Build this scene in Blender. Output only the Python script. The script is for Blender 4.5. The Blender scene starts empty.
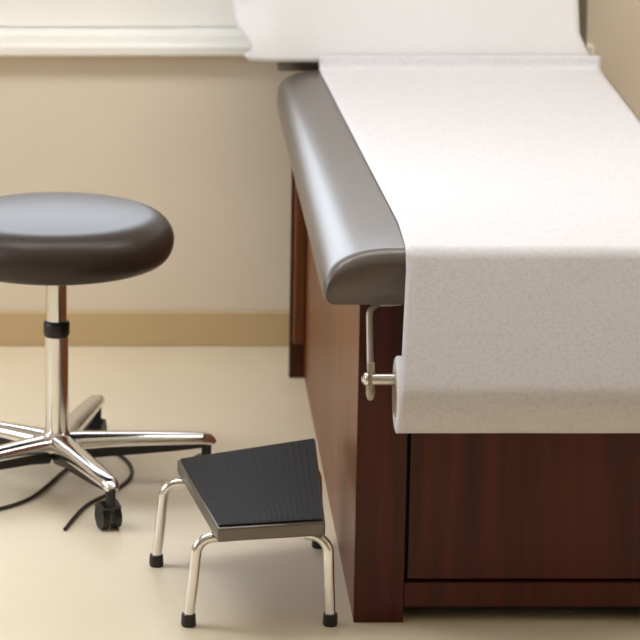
import bpy, bmesh, math, random
from mathutils import Vector, Matrix, noise
random.seed(7)
scene = bpy.context.scene
COL = scene.collection
PI = math.pi

# ------------------------------------------------------------------ materials
def srgb(r, g, b):
    def f(c):
        c /= 255.0
        return c / 12.92 if c <= .04045 else ((c + .055) / 1.055) ** 2.4
    return (f(r), f(g), f(b), 1.0)

def mat(name, col, rough=.5, metal=0.0, var=.0, scale=(8, 8, 8), bump=0.0, bscale=60, coat=0.0, col2=None,
        detail=4, spec=.5, sheen=0.0, croug=.1, trans=0.0):
    m = bpy.data.materials.new(name)
    m.use_nodes = True
    nt = m.node_tree
    n, l = nt.nodes, nt.links
    p = n['Principled BSDF']
    p.inputs['Base Color'].default_value = col
    p.inputs['Roughness'].default_value = rough
    p.inputs['Metallic'].default_value = metal
    p.inputs['Specular IOR Level'].default_value = spec
    p.inputs['Coat Weight'].default_value = coat
    p.inputs['Coat Roughness'].default_value = croug
    p.inputs['Sheen Weight'].default_value = sheen
    tc = n.new('ShaderNodeTexCoord')
    mp = n.new('ShaderNodeMapping')
    mp.inputs['Scale'].default_value = scale
    l.new(tc.outputs['Object'], mp.inputs['Vector'])
    nz = n.new('ShaderNodeTexNoise')
    nz.inputs['Scale'].default_value = 1.0
    nz.inputs['Detail'].default_value = detail
    nz.inputs['Roughness'].default_value = .6
    l.new(mp.outputs['Vector'], nz.inputs['Vector'])
    if var > 0 or col2 is not None:
        mx = n.new('ShaderNodeMix')
        mx.data_type = 'RGBA'
        c2 = col2 if col2 is not None else tuple(c * (1 - var) for c in col[:3]) + (1,)
        cr = n.new('ShaderNodeMapRange')
        cr.inputs['From Min'].default_value = .34
        cr.inputs['From Max'].default_value = .66
        l.new(nz.outputs['Fac'], cr.inputs['Value'])
        l.new(cr.outputs['Result'], mx.inputs['Factor'])
        mx.inputs['A'].default_value = col
        mx.inputs['B'].default_value = c2
        l.new(mx.outputs['Result'], p.inputs['Base Color'])
    if bump > 0:
        nb = n.new('ShaderNodeTexNoise')
        nb.inputs['Scale'].default_value = bscale
        nb.inputs['Detail'].default_value = 3
        l.new(tc.outputs['Object'], nb.inputs['Vector'])
        bp = n.new('ShaderNodeBump')
        bp.inputs['Strength'].default_value = bump
        bp.inputs['Distance'].default_value = .004
        l.new(nb.outputs['Fac'], bp.inputs['Height'])
        l.new(bp.outputs['Normal'], p.inputs['Normal'])
    return m

M = {}
M['wall'] = mat('beige_wall_paint', srgb(231, 218, 199), .85, var=.03, scale=(1.2, 1.2, 1.2), bump=.05, bscale=180)
M['ceiling'] = mat('ceiling_paint', srgb(236, 234, 228), .9, var=.02, bump=.05, bscale=120)
M['floor'] = mat('sheet_vinyl_floor', srgb(234, 221, 196), .42, var=.05, scale=(2.5, 2.5, 2.5), spec=.4)
M['base'] = mat('tan_baseboard', srgb(204, 180, 136), .5, var=.04, scale=(3, 3, 3))
M['trim'] = mat('white_trim_paint', srgb(247, 245, 238), .45, var=.02)
M['vinyl'] = mat('grey_vinyl', srgb(92, 84, 77), .30, var=.05, scale=(5, 5, 5), bump=.10, bscale=330, spec=.62)
M['seatvinyl'] = mat('dark_grey_seat_vinyl', srgb(58, 49, 43), .34, var=.05, scale=(5, 5, 5), bump=.08, bscale=330, spec=.3)
M['wood'] = mat('cherry_wood', srgb(84, 33, 16), .42, col2=srgb(60, 21, 9), scale=(38, 38, 2.2), detail=5, coat=.15, croug=.34, spec=.25)
M['brownwood'] = mat('orange_brown_wood', srgb(126, 72, 30), .40, col2=srgb(98, 52, 23), scale=(30, 30, 2.0), detail=5, coat=.1, croug=.34, spec=.35)  # lighter and more orange than the cherry wood
M['wooddark'] = mat('dark_mahogany', srgb(84, 34, 20), .42, col2=srgb(60, 22, 12), scale=(38, 38, 2.2), detail=5, coat=.1, croug=.3)
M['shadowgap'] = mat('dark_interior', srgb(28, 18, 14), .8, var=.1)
M['chrome'] = mat('chrome', (.82, .81, .80, 1), .12, 1.0, var=.03, scale=(20, 20, 20))
M['steel'] = mat('satin_steel', (.66, .63, .60, 1), .28, 1.0, var=.05, scale=(30, 30, 30))
M['bracket'] = mat('pale_bracket_metal', srgb(176, 165, 154), .38, .55, var=.05, scale=(30, 30, 30))
M['black'] = mat('black_plastic', srgb(24, 23, 23), .4, var=.1)
M['rubber'] = mat('black_rubber_mat', srgb(27, 26, 26), .6, var=.12, scale=(25, 25, 25), spec=.2)
M['silver'] = mat('grey_metal_edging', srgb(120, 114, 108), .35, .8, var=.05)
M['core'] = mat('cardboard_core', srgb(196, 180, 152), .8, var=.06, scale=(40, 40, 40))
M['cord'] = mat('dark_cord', srgb(52, 44, 36), .5, var=.1)

def paper_mat(name, speck, col):
    m = bpy.data.materials.new(name); m.use_nodes = True
    n, l = m.node_tree.nodes, m.node_tree.links
    p = n['Principled BSDF']; out = n['Material Output']
    p.inputs['Roughness'].default_value = .75
    p.inputs['Specular IOR Level'].default_value = .25
    tc = n.new('ShaderNodeTexCoord')
    nz = n.new('ShaderNodeTexNoise'); nz.inputs['Scale'].default_value = 185; nz.inputs['Detail'].default_value = 4
    nz.inputs['Roughness'].default_value = .65
    l.new(tc.outputs['Object'], nz.inputs['Vector'])
    cr = n.new('ShaderNodeMapRange'); cr.inputs['From Min'].default_value = .36; cr.inputs['From Max'].default_value = .52
    l.new(nz.outputs['Fac'], cr.inputs['Value'])
    mx = n.new('ShaderNodeMix'); mx.data_type = 'RGBA'
    mx.inputs['A'].default_value = tuple(c * (1 - speck) for c in col[:3]) + (1,)
    mx.inputs['B'].default_value = col
    l.new(cr.outputs['Result'], mx.inputs['Factor'])
    l.new(mx.outputs['Result'], p.inputs['Base Color'])
    bp = n.new('ShaderNodeBump'); bp.inputs['Strength'].default_value = .25; bp.inputs['Distance'].default_value = .0015
    l.new(nz.outputs['Fac'], bp.inputs['Height']); l.new(bp.outputs['Normal'], p.inputs['Normal'])
    tr = n.new('ShaderNodeBsdfTranslucent'); tr.inputs['Color'].default_value = (.9, .89, .87, 1)
    ms = n.new('ShaderNodeMixShader'); ms.inputs['Fac'].default_value = .12
    l.new(p.outputs['BSDF'], ms.inputs[1]); l.new(tr.outputs['BSDF'], ms.inputs[2])
    l.new(ms.outputs['Shader'], out.inputs['Surface'])
    return m
M['paper'] = paper_mat('crepe_exam_paper', .12, srgb(229, 228, 232))
M['cloth'] = paper_mat('white_cover_cloth', .03, srgb(243, 243, 244))

def glass_mat():
    m = bpy.data.materials.new('window_glass'); m.use_nodes = True
    n, l = m.node_tree.nodes, m.node_tree.links
    n.remove(n['Principled BSDF']); out = n['Material Output']
    t = n.new('ShaderNodeBsdfTransparent'); t.inputs['Color'].default_value = (.97, .98, .98, 1)
    g = n.new('ShaderNodeBsdfGlossy'); g.inputs['Roughness'].default_value = .02
    f = n.new('ShaderNodeFresnel'); f.inputs['IOR'].default_value = 1.45
    ms = n.new('ShaderNodeMixShader')
    l.new(f.outputs['Fac'], ms.inputs['Fac']); l.new(t.outputs['BSDF'], ms.inputs[1]); l.new(g.outputs['BSDF'], ms.inputs[2])
    l.new(ms.outputs['Shader'], out.inputs['Surface'])
    return m
M['glass'] = glass_mat()

# ------------------------------------------------------------------ mesh helpers
class MB:
    def __init__(s): s.v = []; s.f = []
    def add(s, vs, fs):
        o = len(s.v); s.v += [tuple(v) for v in vs]; s.f += [tuple(i + o for i in f) for f in fs]; return s
    def box(s, x0, x1, y0, y1, z0, z1):
        return s.add([(x0, y0, z0), (x1, y0, z0), (x1, y1, z0), (x0, y1, z0), (x0, y0, z1), (x1, y0, z1), (x1, y1, z1), (x0, y1, z1)],
                     [(0, 3, 2, 1), (4, 5, 6, 7), (0, 1, 5, 4), (1, 2, 6, 5), (2, 3, 7, 6), (3, 0, 4, 7)])
    def prism(s, pts, z0, z1):
        n = len(pts)
        return s.add([(x, y, z0) for x, y in pts] + [(x, y, z1) for x, y in pts],
                     [tuple(reversed(range(n))), tuple(range(n, 2 * n))] + [(i, (i + 1) % n, n + (i + 1) % n, n + i) for i in range(n)])
    def sweep(s, path, prof, up=(0, 0, 1), radii=None, cap=True):
        """sweep a closed 2-D profile (side, up) along a path of points"""
        P = [Vector(p) for p in path]; n = len(prof); vs = []; fs = []
        up = Vector(up)
        for i, p in enumerate(P):
            t = (P[min(i + 1, len(P) - 1)] - P[max(i - 1, 0)]).normalized()
            a = t.cross(up)
            if a.length < 1e-4: a = t.cross(Vector((0, 1, 0)))
            a.normalize(); b = a.cross(t).normalized()
            k = radii[i] if radii else 1
            for (u, w) in prof: vs.append(p + a * u * k + b * w * k)
        for i in range(len(P) - 1):
            for j in range(n):
                fs.append((i * n + j, i * n + (j + 1) % n, (i + 1) * n + (j + 1) % n, (i + 1) * n + j))
        if cap:
            fs.append(tuple(reversed(range(n)))); fs.append(tuple((len(P) - 1) * n + j for j in range(n)))
        return s.add(vs, fs)
    def tube(s, path, r, seg=16, up=(0, 0, 1), radii=None):
        return s.sweep(path, [(r * math.cos(2 * PI * k / seg), r * math.sin(2 * PI * k / seg)) for k in range(seg)], up, radii)
    def lathe(s, prof, c=(0, 0, 0), axis='z', seg=48):
        """prof: list of (radius, height)"""
        vs = []; fs = []; n = len(prof)
        for k in range(seg):
            a = 2 * PI * k / seg
            for r, h in prof:
                u, w = r * math.cos(a), r * math.sin(a)
                vs.append({'z': (c[0] + u, c[1] + w, c[2] + h), 'x': (c[0] + h, c[1] + u, c[2] + w), 'y': (c[0] + w, c[1] + h, c[2] + u)}[axis])
        for k in range(seg):
            k2 = (k + 1) % seg
            for j in range(n - 1):
                fs.append((k * n + j, k2 * n + j, k2 * n + j + 1, k * n + j + 1))
        return s.add(vs, fs)
    def grid(s, rows):
        nr, nc = len(rows), len(rows[0])
        return s.add([p for r in rows for p in r],
                     [(i * nc + j, i * nc + j + 1, (i + 1) * nc + j + 1, (i + 1) * nc + j) for i in range(nr - 1) for j in range(nc - 1)])
    def build(s, name, m, parent=None, smooth=True, bevel=0.0, solid=0.0, angle=40, merge=True):
        me = bpy.data.meshes.new(name)
        org = Vector((0, 0, 0))
        if parent is not None: org = parent.matrix_basis.translation
        me.from_pydata([tuple(Vector(v) - org) for v in s.v], [], s.f)
        bm = bmesh.new(); bm.from_mesh(me)
        if merge: bmesh.ops.remove_doubles(bm, verts=bm.verts, dist=1e-6)
        bmesh.ops.recalc_face_normals(bm, faces=bm.faces)
        bm.to_mesh(me); bm.free()
        o = bpy.data.objects.new(name, me); COL.objects.link(o)
        me.materials.append(m)
        if parent is not None: o.parent = parent
        if solid:
            md = o.modifiers.new('thickness', 'SOLIDIFY'); md.thickness = solid; md.offset = 0
        if bevel:
            md = o.modifiers.new('bevel', 'BEVEL'); md.width = bevel; md.segments = 3; md.limit_method = 'ANGLE'; md.angle_limit = math.radians(40)
        if smooth:
            for p in me.polygons: p.use_smooth = True
            try: me.set_sharp_from_angle(angle=math.radians(angle))
            except Exception: pass
        return o

def sub(name, mb, m, parent, **k):
    """part of a part: keep it in its grandparent's coordinates"""
    root = parent.parent if parent.parent else parent
    o = mb.build(name, m, root, **k); o.parent = parent
    return o

def tag(o, label, cat, group=None):
    o['label'] = label; o['category'] = cat
    if group: o['group'] = group
    return o
def thing(name, label, cat, loc, group=None):
    o = bpy.data.objects.new(name, None); COL.objects.link(o); o.location = loc; o.empty_display_size = .1
    return tag(o, label, cat, group)
def struct(name, mb, m, parent=None, **k):
    o = mb.build(name, m, parent, **k)
    if parent is None: o['kind'] = 'structure'
    return o

# ------------------------------------------------------------------ the room
X0, X1, Y0, Y1, ZC = -2.6, 3.0, -1.0, 7.304, 2.7
T = .16
struct('floor', MB().box(X0 - T, X1 + T, Y0 - T, Y1 + T, -.1, 0), M['floor'], smooth=False)
struct('ceiling', MB().box(X0 - T, X1 + T, Y0 - T, Y1 + T, ZC, ZC + .1), M['ceiling'], smooth=False)
WX0, WX1, WZ0, WZ1 = -1.75, 1.04, .735, 2.15        # window opening in the back wall
w = MB()
w.box(X0 - T, WX0, Y1, Y1 + T, 0, ZC); w.box(WX1, X1 + T, Y1, Y1 + T, 0, ZC)
w.box(WX0, WX1, Y1, Y1 + T, 0, WZ0 - .05); w.box(WX0, WX1, Y1, Y1 + T, WZ1, ZC)
struct('wall_back', w, M['wall'], smooth=False)
struct('wall_right', MB().box(X1, X1 + T, Y0 - T, Y1, 0, ZC), M['wall'], smooth=False)
struct('wall_front', MB().box(X0, X1, Y0 - T, Y0, 0, ZC), M['wall'], smooth=False)
LY0, LY1, LZ0, LZ1 = 4.6, 7.0, .80, 2.2               # opening for the added window in the left wall
w = MB()
w.box(X0 - T, X0, Y0 - T, LY0, 0, ZC); w.box(X0 - T, X0, LY1, Y1, 0, ZC); w.box(X0 - T, X0, LY0, LY1, 0, LZ0); w.box(X0 - T, X0, LY0, LY1, LZ1, ZC)
struct('wall_left', w, M['wall'], smooth=False)
f2 = MB(); gx0, gx1 = X0 - .12, X0 - .07
f2.box(gx0, gx1, LY0, LY1, LZ0, LZ0 + .05); f2.box(gx0, gx1, LY0, LY1, LZ1 - .05, LZ1)
f2.box(gx0, gx1, LY0, LY0 + .05, LZ0 + .05, LZ1 - .05); f2.box(gx0, gx1, LY1 - .05, LY1, LZ0 + .05, LZ1 - .05); f2.box(gx0, gx1, 5.78, 5.82, LZ0 + .05, LZ1 - .05)
w2 = struct('unseen_window', f2, M['trim'], bevel=.004)  # unseen window, added to light the table's left side
for a, b in ((LY0 + .05, 5.78), (5.82, LY1 - .05)):
    MB().box(gx0 + .02, gx0 + .026, a, b, LZ0 + .05, LZ1 - .05).build('pane', M['glass'], w2, smooth=False)
struct('baseboard_back', MB().box(X0 + .013, X1 - .013, Y1 - .012, Y1, 0, .082), M['base'], bevel=.003)
struct('baseboard_left', MB().box(X0, X0 + .012, Y0, Y1, 0, .082), M['base'], bevel=.003)
struct('baseboard_right', MB().box(X1 - .012, X1, Y0, Y1, 0, .082), M['base'], bevel=.003)

# window: frame, panes and the deep white sill
fr = MB()
FY0, FY1 = Y1 + .07, Y1 + .12
fr.box(WX0, WX1, FY0, FY1, WZ0, WZ0 + .09); fr.box(WX0, WX1, FY0, FY1, WZ1 - .05, WZ1)
fr.box(WX0, WX0 + .05, FY0, FY1, WZ0 + .09, WZ1 - .05); fr.box(WX1 - .05, WX1, FY0, FY1, WZ0 + .09, WZ1 - .05)
fr.box(-.86, -.82, FY0, FY1, WZ0 + .09, WZ1 - .05)
wf = struct('window_1', fr, M['trim'], bevel=.004)
for a, b in ((WX0 + .05, -.86), (-.82, WX1 - .05)):
    MB().box(a, b, FY0 + .02, FY0 + .026, WZ0 + .09, WZ1 - .05).build('pane', M['glass'], wf, smooth=False)
MB().box(WX0 - .04, WX1 + .04, Y1 - .042, Y1 - .0005, WZ0 - .049, WZ0 - .023).box(WX0, WX1, Y1 - .0005, FY1, WZ0 - .049, WZ0 - .004).build('window_sill', M['trim'], wf, bevel=.006)

# ------------------------------------------------------------------ exam table
TB = thing('exam_table', 'examination table with grey vinyl cushion and reddish-brown wood base', 'exam table', (.765, 6.25, 0))
CX0, CX1, CY0, CY1, CZ = .423, 1.050, 5.459, 7.027, .594
def cabinet():
    s = MB()
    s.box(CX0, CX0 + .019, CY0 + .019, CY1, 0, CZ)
    s.build('side_panel', M['brownwood'], TB, bevel=.0015)
    MB().box(CX1 - .019, CX1, CY0 + .019, CY1, 0, CZ).build('side_panel', M['brownwood'], TB, bevel=.0015)
    MB().box(CX0 - .034, CX1 + .034, CY1 + .0005, CY1 + .023, 0, CZ).build('rear_panel', M['wood'], TB, bevel=.0015)
    MB().box(CX0 - .027, CX0 - .0005, CY1 - .03, CY1 - .0005, .085, CZ).build('lit_strip', M['brownwood'], TB, bevel=.004)  # added piece, its lighter wood stands in for a lit strip
    f = MB()
    f.box(CX0, CX0 + .088, CY0, CY0 + .0185, 0, CZ); f.box(CX1 - .088, CX1, CY0, CY0 + .0185, 0, CZ)
    f.box(CX0 + .0885, CX1 - .0885, CY0, CY0 + .0185, .535, CZ); f.box(CX0 + .0885, CX1 - .0885, CY0, CY0 + .0185, .03, .075)
    f.build('face_frame', M['wood'], TB, bevel=.0015)
    MB().box(CX0 + .094, CX1 - .094, CY0 + .004, CY0 + .0185, .0805, .529).build('front_panel', M['wood'], TB, bevel=.002)
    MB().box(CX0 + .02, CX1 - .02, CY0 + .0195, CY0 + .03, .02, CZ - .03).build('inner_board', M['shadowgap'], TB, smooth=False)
    MB().box(CX0 + .02, CX1 - .02, CY0 + .031, CY1 - .001, CZ - .022, CZ - .001).build('top_board', M['wooddark'], TB, smooth=False)
cabinet()

def cushion(x0, x1, y0, y1, z0, z1, rx, rz, rb, rf, fy, rxr=None, taper=0.0):
    rxr = rxr or rx
    """upholstered slab: wide rounded long edges, boxed front with a softer fold"""
    h = z1 - z0
    def profile(drop, inset, rx=rx, rz=rz):
        a0, a1 = x0 + inset, x1 - inset; zt = z1 - drop
        rzz = min(rz, zt - z0 - rb - .004); pts = []
        N = 14
        for k in range(5):                              # bottom left
            t = PI / 2 * k / 4; pts.append((a0 + rb - rb * math.sin(t), z0 + rb - rb * math.cos(t)))
        for k in range(N + 1):                          # top left shoulder
            t = PI / 2 * k / N; pts.append((a0 + rx - rx * max(0, math.cos(t)) ** .85, zt - rzz + rzz * math.sin(t) ** .85))
        for k in range(1, 12):
            pts.append((a0 + rx + (a1 - a0 - rx - rxr) * k / 12, zt))
        for k in range(N + 1):
            t = PI / 2 * (1 - k / N); pts.append((a1 - rxr + rxr * max(0, math.cos(t)) ** .85, zt - rzz + rzz * math.sin(t) ** .85))
        for k in range(5):
            t = PI / 2 * (1 - k / 4); pts.append((a1 - rb + rb * math.sin(t), z0 + rb - rb * math.cos(t)))
        return pts
    K = 8
    st = [(y0 + fy * (1 - math.cos(PI / 2 * k / K)), rf * (1 - math.sin(PI / 2 * k / K)), .006 * (1 - math.sin(PI / 2 * k / K))) for k in range(K + 1)]
    L = y1 - y0
    for k in range(1, 13): st.append((y0 + fy + (L - fy - .012) * k / 12, 0, 0))
    for k in range(1, K + 1):
        t = PI / 2 * k / K; st.append((y1 - .012 + .012 * math.sin(t), .012 * (1 - math.cos(t)), 0))
    rows = [[(x, y, z) for x, z in profile(d, i, rx * (1 - taper * (y - y0) / L), rz * (1 - taper * (y - y0) / L))] for y, d, i in st]
    m = MB().grid(rows)
    n = len(rows[0]); tot = len(rows)
    # close the underside and both ends
    m.f += [tuple(i * n + j for i, j in ((i, 0), (i, n - 1), (i + 1, n - 1), (i + 1, 0))) for i in range(tot - 1)]
    m.f.append(tuple(range(n))); m.f.append(tuple((tot - 1) * n + j for j in reversed(range(n))))
    return m
ZT = .69
SY0, SY1 = 5.418, 7.083
SX0, SX1, SRX, SRXR, SRZ = .357, 1.092, .128, .040, .074
cushion(SX0, SX1, SY0, SY1, CZ + .001, ZT, SRX, SRZ, .014, .030, .030, SRXR, .3).build('seat_cushion', M['vinyl'], TB, angle=60)

# raised back section, hinged at the head end
def tilt(mb, piv, ang):
    c, s_ = math.cos(ang), math.sin(ang)
    mb.v = [(x, piv[0] + (y - piv[0]) * c - (z - piv[1]) * s_, piv[1] + (y - piv[0]) * s_ + (z - piv[1]) * c) for x, y, z in mb.v]
    return mb
HY, HZ = 7.098, .683
bs = cushion(.357, 1.045, HY, HY + .74, HZ - .058, HZ, .06, .045, .012, .02, .02)
tilt(bs, (HY, HZ), math.radians(82)).build('back_section', M['vinyl'], TB, angle=60)
hg = MB()
hg.box(.40, 1.02, CY1 + .0235, 7.115, CZ - .03, CZ - .006)
hg.tube([(.40, 7.135, .62), (1.02, 7.135, .62)], .010, 12); hg.box(.42, .45, 7.105, 7.14, CZ - .02, .63); hg.box(.98, 1.01, 7.105, 7.14, CZ - .02, .63)
hg.build('hinge', M['black'], TB, bevel=.001)

# roll bracket on the front of the base: flat bent arms, spindle, screws
RY, RZ = 5.372, .475                                   # spindle axis
def bracket(x, side):
    pth = []
    zt = CZ - .003; r = .018
    for k in range(4): pth.append((x + side * (.055 - .012 * k), 5.438, zt))
    for k in range(9):
        t = PI / 2 * k / 8
        pth.append((x + side * r * (1 - math.sin(t)), 5.438 - .012 * k / 8, zt - r + r * math.cos(t)))
    zb = RZ - .026
    for k in range(1, 9):
        u = k / 8; pth.append((x, 5.426 - .054 * min(1, u * 1.15), zt - r - (zt - r - zb) * u))
    hw = [1] * (len(pth) - 1) + [.75]
    m = MB().tube(pth, .0062, 14, up=(0, 1, 0), radii=[.55 + .45 * min(1, k / 5) for k in range(len(pth))])
    # flattened, rounded end plate of the arm
    m.sweep([(x, RY, zb - .012), (x, RY, zb - .009), (x, RY, zb), (x, RY, RZ), (x, RY, RZ + .03)],
            [(.0078 * math.cos(2 * PI * k / 16), .004 * math.sin(2 * PI * k / 16)) for k in range(16)], up=(0, 1, 0), radii=[.3, .7, 1, 1, .8])
    return m
arm = bracket(.4375, 1).build('roll_bracket', M['bracket'], TB, bevel=.0008)
def knob(xc, d):
    m = MB().lathe([(0, -.006), (.008, -.0055), (.0125, -.002), (.0125, .002), (.009, .004), (0, .004)], (xc, RY, RZ), 'x', 24)
    m.lathe([(0, -.0085), (.005, -.008), (.006, -.005), (0, -.005)], (xc, RY, RZ), 'x', 6)
    return m
sub('screw', knob(.4300, 1), M['chrome'], arm)
arm2 = bracket(1.105, -1).build('roll_bracket', M['bracket'], TB, bevel=.0008)
sub('screw', knob(1.11, -1), M['chrome'], arm2)
MB().tube([(.439, RY, RZ), (1.103, RY, RZ)], .0105, 20).build('spindle', M['steel'], TB)

# ------------------------------------------------------------------ exam paper: roll, core and the sheet drawn over the table
PX0, PX1 = .480, 1.052
RCZ, RCY, RR = .4490, RY, .0655                        # roll hangs from the spindle by its core
PP = thing('exam_paper', 'white exam table paper pulled from a roll below the cushion', 'exam paper', (.786, RCY, RCZ - RR))
r0 = .040
MB().lathe([(r0 + .001, 0), (RR - .003, 0), (RR, .003), (RR, PX1 - PX0 - .003), (RR - .003, PX1 - PX0), (r0 + .001, PX1 - PX0), (r0 + .001, 0)],
           (PX0, RCY, RCZ), 'x', 72).build('roll', M['paper'], PP, angle=50)
MB().lathe([(r0 - .003, -.002), (r0, -.002), (r0, PX1 - PX0 + .002), (r0 - .003, PX1 - PX0 + .002), (r0 - .003, -.002)],
           (PX0, RCY, RCZ), 'x', 48).build('core', M['core'], PP, angle=50)
# sheet: station list (y, z, left x, right x) along the paper's run
run = []
SR = RR + .0016
yf = SY0 - .0045
def arc(t): return (yf + .034 * (1 - math.cos(t)), ZT - .034 + .0365 * math.sin(t))
t0 = .2
for _ in range(40):                                    # where the falling sheet leaves the cushion edge and meets the roll
    A = arc(t0); dY, dZ = A[0] - RCY, A[1] - RCZ
    at = math.atan2(dZ, dY) + math.acos(SR / math.hypot(dY, dZ))
    B = (RCY + SR * math.cos(at), RCZ + SR * math.sin(at))
    t0 += .5 * (math.atan2(A[0] - B[0], A[1] - B[1]) - t0)
for k in range(25):
    a = at + (math.radians(275) - at) * (1 - k / 24)
    run.append((RCY + SR * math.cos(a), RCZ + SR * math.sin(a)))
for k in range(1, 15):
    u = k / 14
    run.append((B[0] + (A[0] - B[0]) * u, B[1] + (A[1] - B[1]) * u))
for k in range(1, 15):
    run.append(arc(t0 + (PI / 2 - t0) * k / 14))
y_ = run[-1][0]
for k in range(1, 41):
    run.append((y_ + (7.060 - y_) * k / 40, ZT + .0025))
for k in range(1, 7):
    t = math.radians(76) * k / 6
    run.append((7.060 + .016 * math.sin(t), ZT + .0025 + .016 * (1 - math.cos(t))))
for k in range(1, 3): run.append((run[-1][0] + .0015, run[-1][1] + .009))
cum = [0]
for i in range(1, len(run)): cum.append(cum[-1] + math.hypot(run[i][0] - run[i - 1][0], run[i][1] - run[i - 1][1]))
rows = []
for (y, z), s_ in zip(run, cum):
    ytop = max(0, min(1, (y - SY0) / 1.64))
    if z < ZT - .001: xl = .4815 + .0155 * min(1, max(0, (z - .46) / .20))
    else: xl = .497 + (.500 - .497) * min(1, ytop * 8) - .052 * max(0, ytop - .12) / .88
    xr = xl + .566 if z < .47 else 1.0475 + .0195 * min(1, (z - .47) / .18)
    row = []
    for j in range(61):
        u = j / 60; x = xl + (xr - xl) * u
        amp = .0012
        d = amp * noise.noise(Vector((x * 7, s_ * 3.2, 1.3))) + .0006 * noise.noise(Vector((x * 22, s_ * 9, 4.1)))
        d = abs(d) if z > ZT - .04 else d * .8 + .0004
        ny = -1 if z < ZT - .034 else -max(0, 1 - (y - yf) / .034)
        nz_ = 0 if z < ZT - .034 else 1
        zz = z + nz_ * d; xx = x
        tp = 1 - .3 * max(0, min(1, (y - SY0) / (SY1 - SY0)))
        for e, rx in ((SX0 + SRX * tp - x, SRX * tp), (x - (SX1 - SRXR), SRXR)):      # follow the rounded shoulders of the cushion
            if e > 0 and z > ZT - .034:
                t = math.acos(min(1, (e / rx)) ** (1 / .85))
                zz -= SRZ * tp * (1 - math.sin(t) ** .85)
        row.append((xx, y + ny * abs(d), zz))
    rows.append(row)
MB().grid(rows).build('sheet', M['paper'], PP, solid=.0006, angle=80)

# white cover over the raised back section, its loose left side hanging past the vinyl
def cover():
    rows = []
    tl = math.radians(82)
    for i in range(58):
        v = i / 57
        s_ = .024 + .70 * v                              # distance up the back section
        z = HZ + s_ * math.sin(tl); yb = HY + s_ * math.cos(tl) - .010
        xl = .318 - .75 * max(0, z - .715) if z < .79 else .2618 - .10 * (z - .79)
        if z < .735: xl = .312 - .028 * math.sin(max(0, (z - .70)) / .035 * PI) + .0
        xr = 1.052 - .45 * max(0, z - .70) if z < .77 else 1.0205 - .05 * (z - .77)
        row = []
        for j in range(61):
            u = j / 60; x = xl + (xr - xl) * u
            y = yb + .006 * noise.noise(Vector((x * 5, z * 6, 2.2))) * (.5 + .5 * v)
            dl = max(0, .365 - x)
            y += 4.2 * dl * dl + .25 * dl * math.sin(z * 40)   * .25
            row.append((x, y - .004, z))
        rows.append(row)
    return MB().grid(rows)
cv = cover().build('back_cover', M['cloth'], None, solid=.004, angle=80)
tag(cv, 'white sheet draped over the raised head section of the table', 'sheet')

# ------------------------------------------------------------------ rolling stool
SX, SYc = -.1165, 6.25
ST = thing('rolling_stool', 'round dark grey vinyl stool with chrome column and five-leg base', 'stool', (SX, SYc, 0))
R = .2325
prof = [(0, .458), (R - .05, .458), (R - .028, .459)]
for k in range(0, 17):
    t = -PI * .42 + PI * .92 * k / 16
    ra = .034 if t < 0 else .060
    prof.append((R - ra + ra * math.cos(t), .503 + (.045 if t < 0 else .052) * math.sin(t)))
prof += [(r, .5660 - .36 * r * r) for r in (.16, .14, .115, .09, .065, .04, .02, .0)]
MB().lathe(prof, (SX, SYc, .008), 'z', 96).build('seat', M['seatvinyl'], ST, angle=70)
MB().lathe([(0, .452), (.085, .452), (.09, .456), (.09, .4655), (0, .4655)], (SX, SYc, 0), 'z', 32).build('seat_plate', M['black'], ST)
MB().lathe([(0, .325), (.0205, .325), (.0205, .4518), (0, .4518)], (SX, SYc, 0), 'z', 32).build('piston', M['chrome'], ST)
MB().lathe([(0, .312), (.024, .312), (.026, .316), (.0262, .338), (.024, .342), (.021, .344), (0, .344)], (SX, SYc, 0), 'z', 32).build('collar', M['black'], ST)
MB().lathe([(0, .105), (.0238, .105), (.0236, .3115), (0, .3115)], (SX, SYc, 0), 'z', 32).build('column', M['chrome'], ST)
MB().lathe([(0, .060), (.026, .060), (.034, .068), (.037, .082), (.035, .098), (.030, .108), (.025, .114), (0, .114)], (SX, SYc, 0), 'z', 40).build('hub', M['chrome'], ST)
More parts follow.
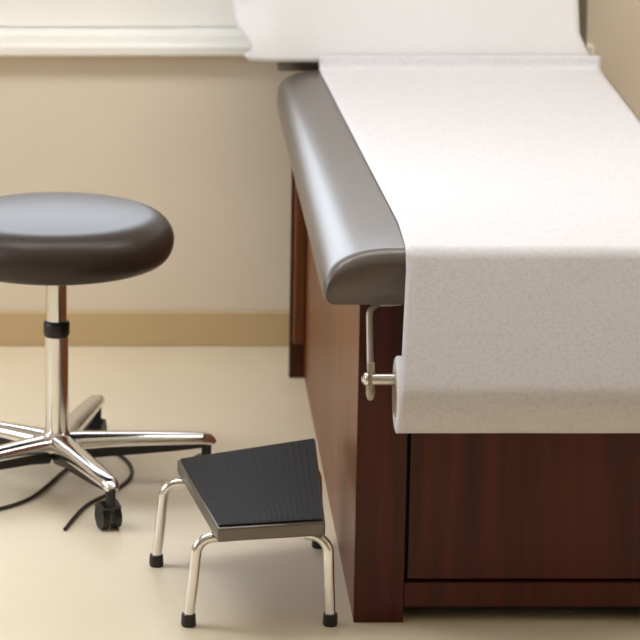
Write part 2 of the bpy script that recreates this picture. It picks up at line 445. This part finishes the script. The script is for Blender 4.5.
for k in range(5):
    a = math.radians(3 + 72 * k); c, s_ = math.cos(a), math.sin(a)
    def P(d, z): return (SX + c * d, SYc + s_ * d, z)
    # inverted channel: polished top, black body below stands in for its shaded underside
    path = [P(.018, .094), P(.05, .097), P(.10, .098), P(.16, .098), P(.24, .097), P(.290, .096), P(.308, .093), P(.316, .086)]
    pr = [(.019, -.010), (.019, -.002), (.015, .006), (.007, .010), (-.007, .010), (-.015, .006), (-.019, -.002), (-.019, -.010)]
    lg = MB().sweep(path, pr, radii=[1.7, 1.4, 1.22, 1.12, 1.0, .9, .82, .55]).build('leg', M['chrome'], ST, angle=50)
    und = MB().sweep([P(.030, .075), P(.08, .078), P(.16, .079), P(.24, .081), P(.30, .083)],
                     [(.015, .007), (.0155, -.002), (.011, -.012), (-.011, -.012), (-.0155, -.002), (-.015, .007)], radii=[1.6, 1.35, 1.1, .85, .55])
    sub('leg_shade', und, M['black'], lg, bevel=.001)
    # caster: stem, hood, two wheels
    cx, cy = SX + c * .300, SYc + s_ * .300
    cs = MB().tube([(cx, cy, .034), (cx, cy, .080)], .010, 12)
    dx, dy = -s_, c
    tr = .020
    for sg in (-1, 1):
        pth = [(cx + dx * sg * .006 + c * -.012, cy + dy * sg * .006 + s_ * -.012, .0255), (cx + dx * sg * .019 + c * -.012, cy + dy * sg * .019 + s_ * -.012, .0255)]
        cs.tube(pth, .0253, 24, up=(0, 0, 1))
    cs.sweep([(cx - c * .038, cy - s_ * .038, .040), (cx - c * .012, cy - s_ * .012, .054), (cx + c * .010, cy + s_ * .010, .046)],
             [(-.018, -.003), (.018, -.003), (.018, .003), (-.018, .003)])
    sub('caster', cs, M['black'], lg, angle=40)

# ------------------------------------------------------------------ step stool
SS = thing('step_stool', 'low step stool with black rubber top beside the exam table', 'step stool', (.265, 5.69, 0))
top = [(.115, 5.795), (.178, 5.395), (.368, 5.430), (.380, 5.925)]
def shrink(pts, d):
    cx = sum(p[0] for p in pts) / 4; cy = sum(p[1] for p in pts) / 4
    return [(x + (cx - x) / math.hypot(cx - x, cy - y) * d, y + (cy - y) / math.hypot(cx - x, cy - y) * d) for x, y in pts]
MB().prism(top[::-1], .172, .198).build('edging', M['silver'], SS, bevel=.004)
tm = MB().prism(shrink(top, .009)[::-1], .1985, .2015)
for k in range(18):                                    # ribs of the mat
    u = (k + .7) / 19
    a, b, c_, d_ = shrink(top, .016)
    p = (a[0] + (d_[0] - a[0]) * u, a[1] + (d_[1] - a[1]) * u); q = (b[0] + (c_[0] - b[0]) * u, b[1] + (c_[1] - b[1]) * u)
    tm.sweep([(p[0], p[1], .2018), (q[0], q[1], .2018)], [(-.0035, -.0006), (.0035, -.0006), (.0025, .0003), (-.0025, .0003)])
tm.build('tread', M['rubber'], SS)
def leg(px, py, ox, oy):
    pts = [(px + (-ox) * .6, py - oy * .6, .163), (px, py, .163)]
    r = .03
    for k in range(1, 9):
        t = PI / 2 * k / 8
        pts.append((px + ox / abs(math.hypot(ox, oy)) * r * math.sin(t), py + oy / math.hypot(ox, oy) * r * math.sin(t), .163 - r + r * math.cos(t)))
    e = pts[-1]
    pts += [(e[0] + ox * .12, e[1] + oy * .12, .07), (e[0] + ox * .25, e[1] + oy * .25, .012)]
    return MB().tube(pts, .0095, 14, up=(0, 1, 0)), pts[-1]
for (px, py, ox, oy) in ((.119, 5.760, -.05, .004), (.172, 5.45, -.05, -.006), (.352, 5.86, .02, .006), (.348, 5.46, .02, -.008)):
    m, e = leg(px, py, ox, oy)
    lg = m.build('leg', M['chrome'], SS)
    sub('foot', MB().lathe([(0, 0), (.012, 0), (.0135, .004), (.0125, .022), (0, .022)], (e[0], e[1], 0), 'z', 20), M['black'], lg)

# thin cord looping on the floor under the stool
ctrl = [(-.26, 6.06), (-.17, 6.15), (-.10, 6.34), (-.042, 6.452), (.000, 6.450), (.026, 6.392), (.034, 6.324), (.022, 6.258), (-.010, 6.187), (-.06, 6.10), (-.10, 5.95)]
pts = []
for i in range(len(ctrl) - 1):
    p0 = ctrl[max(i - 1, 0)]; p1 = ctrl[i]; p2 = ctrl[i + 1]; p3 = ctrl[min(i + 2, len(ctrl) - 1)]
    for k in range(8):
        t = k / 8
        pts.append(tuple(.5 * ((2 * p1[a]) + (-p0[a] + p2[a]) * t + (2 * p0[a] - 5 * p1[a] + 4 * p2[a] - p3[a]) * t * t + (-p0[a] + 3 * p1[a] - 3 * p2[a] + p3[a]) * t ** 3) for a in (0, 1)) + (.0042,))
tag(MB().tube(pts, .0038, 10).build('floor_cord', M['cord']), 'thin dark cord looped on the pale floor under the stool', 'cord')

# ------------------------------------------------------------------ light
wd = bpy.data.worlds.new('overcast_sky'); scene.world = wd; wd.use_nodes = True
bg = wd.node_tree.nodes['Background']; bg.inputs['Color'].default_value = (.85, .905, 1.0, 1); bg.inputs['Strength'].default_value = 5.5
def area(name, loc, rot, sx, sy, power, col=(1, 1, 1), portal=False):
    d = bpy.data.lights.new(name, 'AREA'); d.shape = 'RECTANGLE'; d.size = sx; d.size_y = sy; d.energy = power; d.color = col
    if portal: d.cycles.is_portal = True
    o = bpy.data.objects.new(name, d); COL.objects.link(o); o.location = loc; o.rotation_euler = rot
    return o
area('window_portal', ((WX0 + WX1) / 2, Y1 + .15, (WZ0 + WZ1) / 2), (-PI / 2, 0, 0), WX1 - WX0, WZ1 - WZ0, 1, portal=True)
area('window_portal', (X0 - .15, (LY0 + LY1) / 2, (LZ0 + LZ1) / 2), (0, -PI / 2, 0), LZ1 - LZ0, LY1 - LY0, 1, portal=True)
for lx, pw in ((-.95, 20), (.42, 15), (1.8, 21)):
    area('ceiling_fill', (lx, 5.9, ZC - .02), (0, 0, 0), 1.2, .6, pw, (1.0, .995, .99))  # unseen fill lights, added to brighten table top, cover and wall
area('ceiling_fill', (.1, 2.6, ZC - .02), (0, 0, 0), 1.2, .6, 1.5, (1.0, .98, .95))  # weak unseen fill, added nearer the camera

# ------------------------------------------------------------------ camera
cam = bpy.data.cameras.new('camera'); co = bpy.data.objects.new('camera', cam); COL.objects.link(co)
co.location = (0, 0, 2.026); co.rotation_euler = (math.radians(90 - 15.064), 0, 0)
cam.sensor_width = 36; cam.lens = 3264 / 640 * 36
cam.shift_x = (320 - 115.3) / 640
cam.dof.use_dof = True; cam.dof.focus_distance = 5.75; cam.dof.aperture_fstop = 6.3
scene.camera = co
vs = scene.view_settings
vs.view_transform = 'Standard'; vs.look = 'None'; vs.gamma = 1; vs.use_curve_mapping = False; vs.exposure = -0.08
scene.cycles.max_bounces = 10; scene.cycles.diffuse_bounces = 6; scene.cycles.transparent_max_bounces = 12
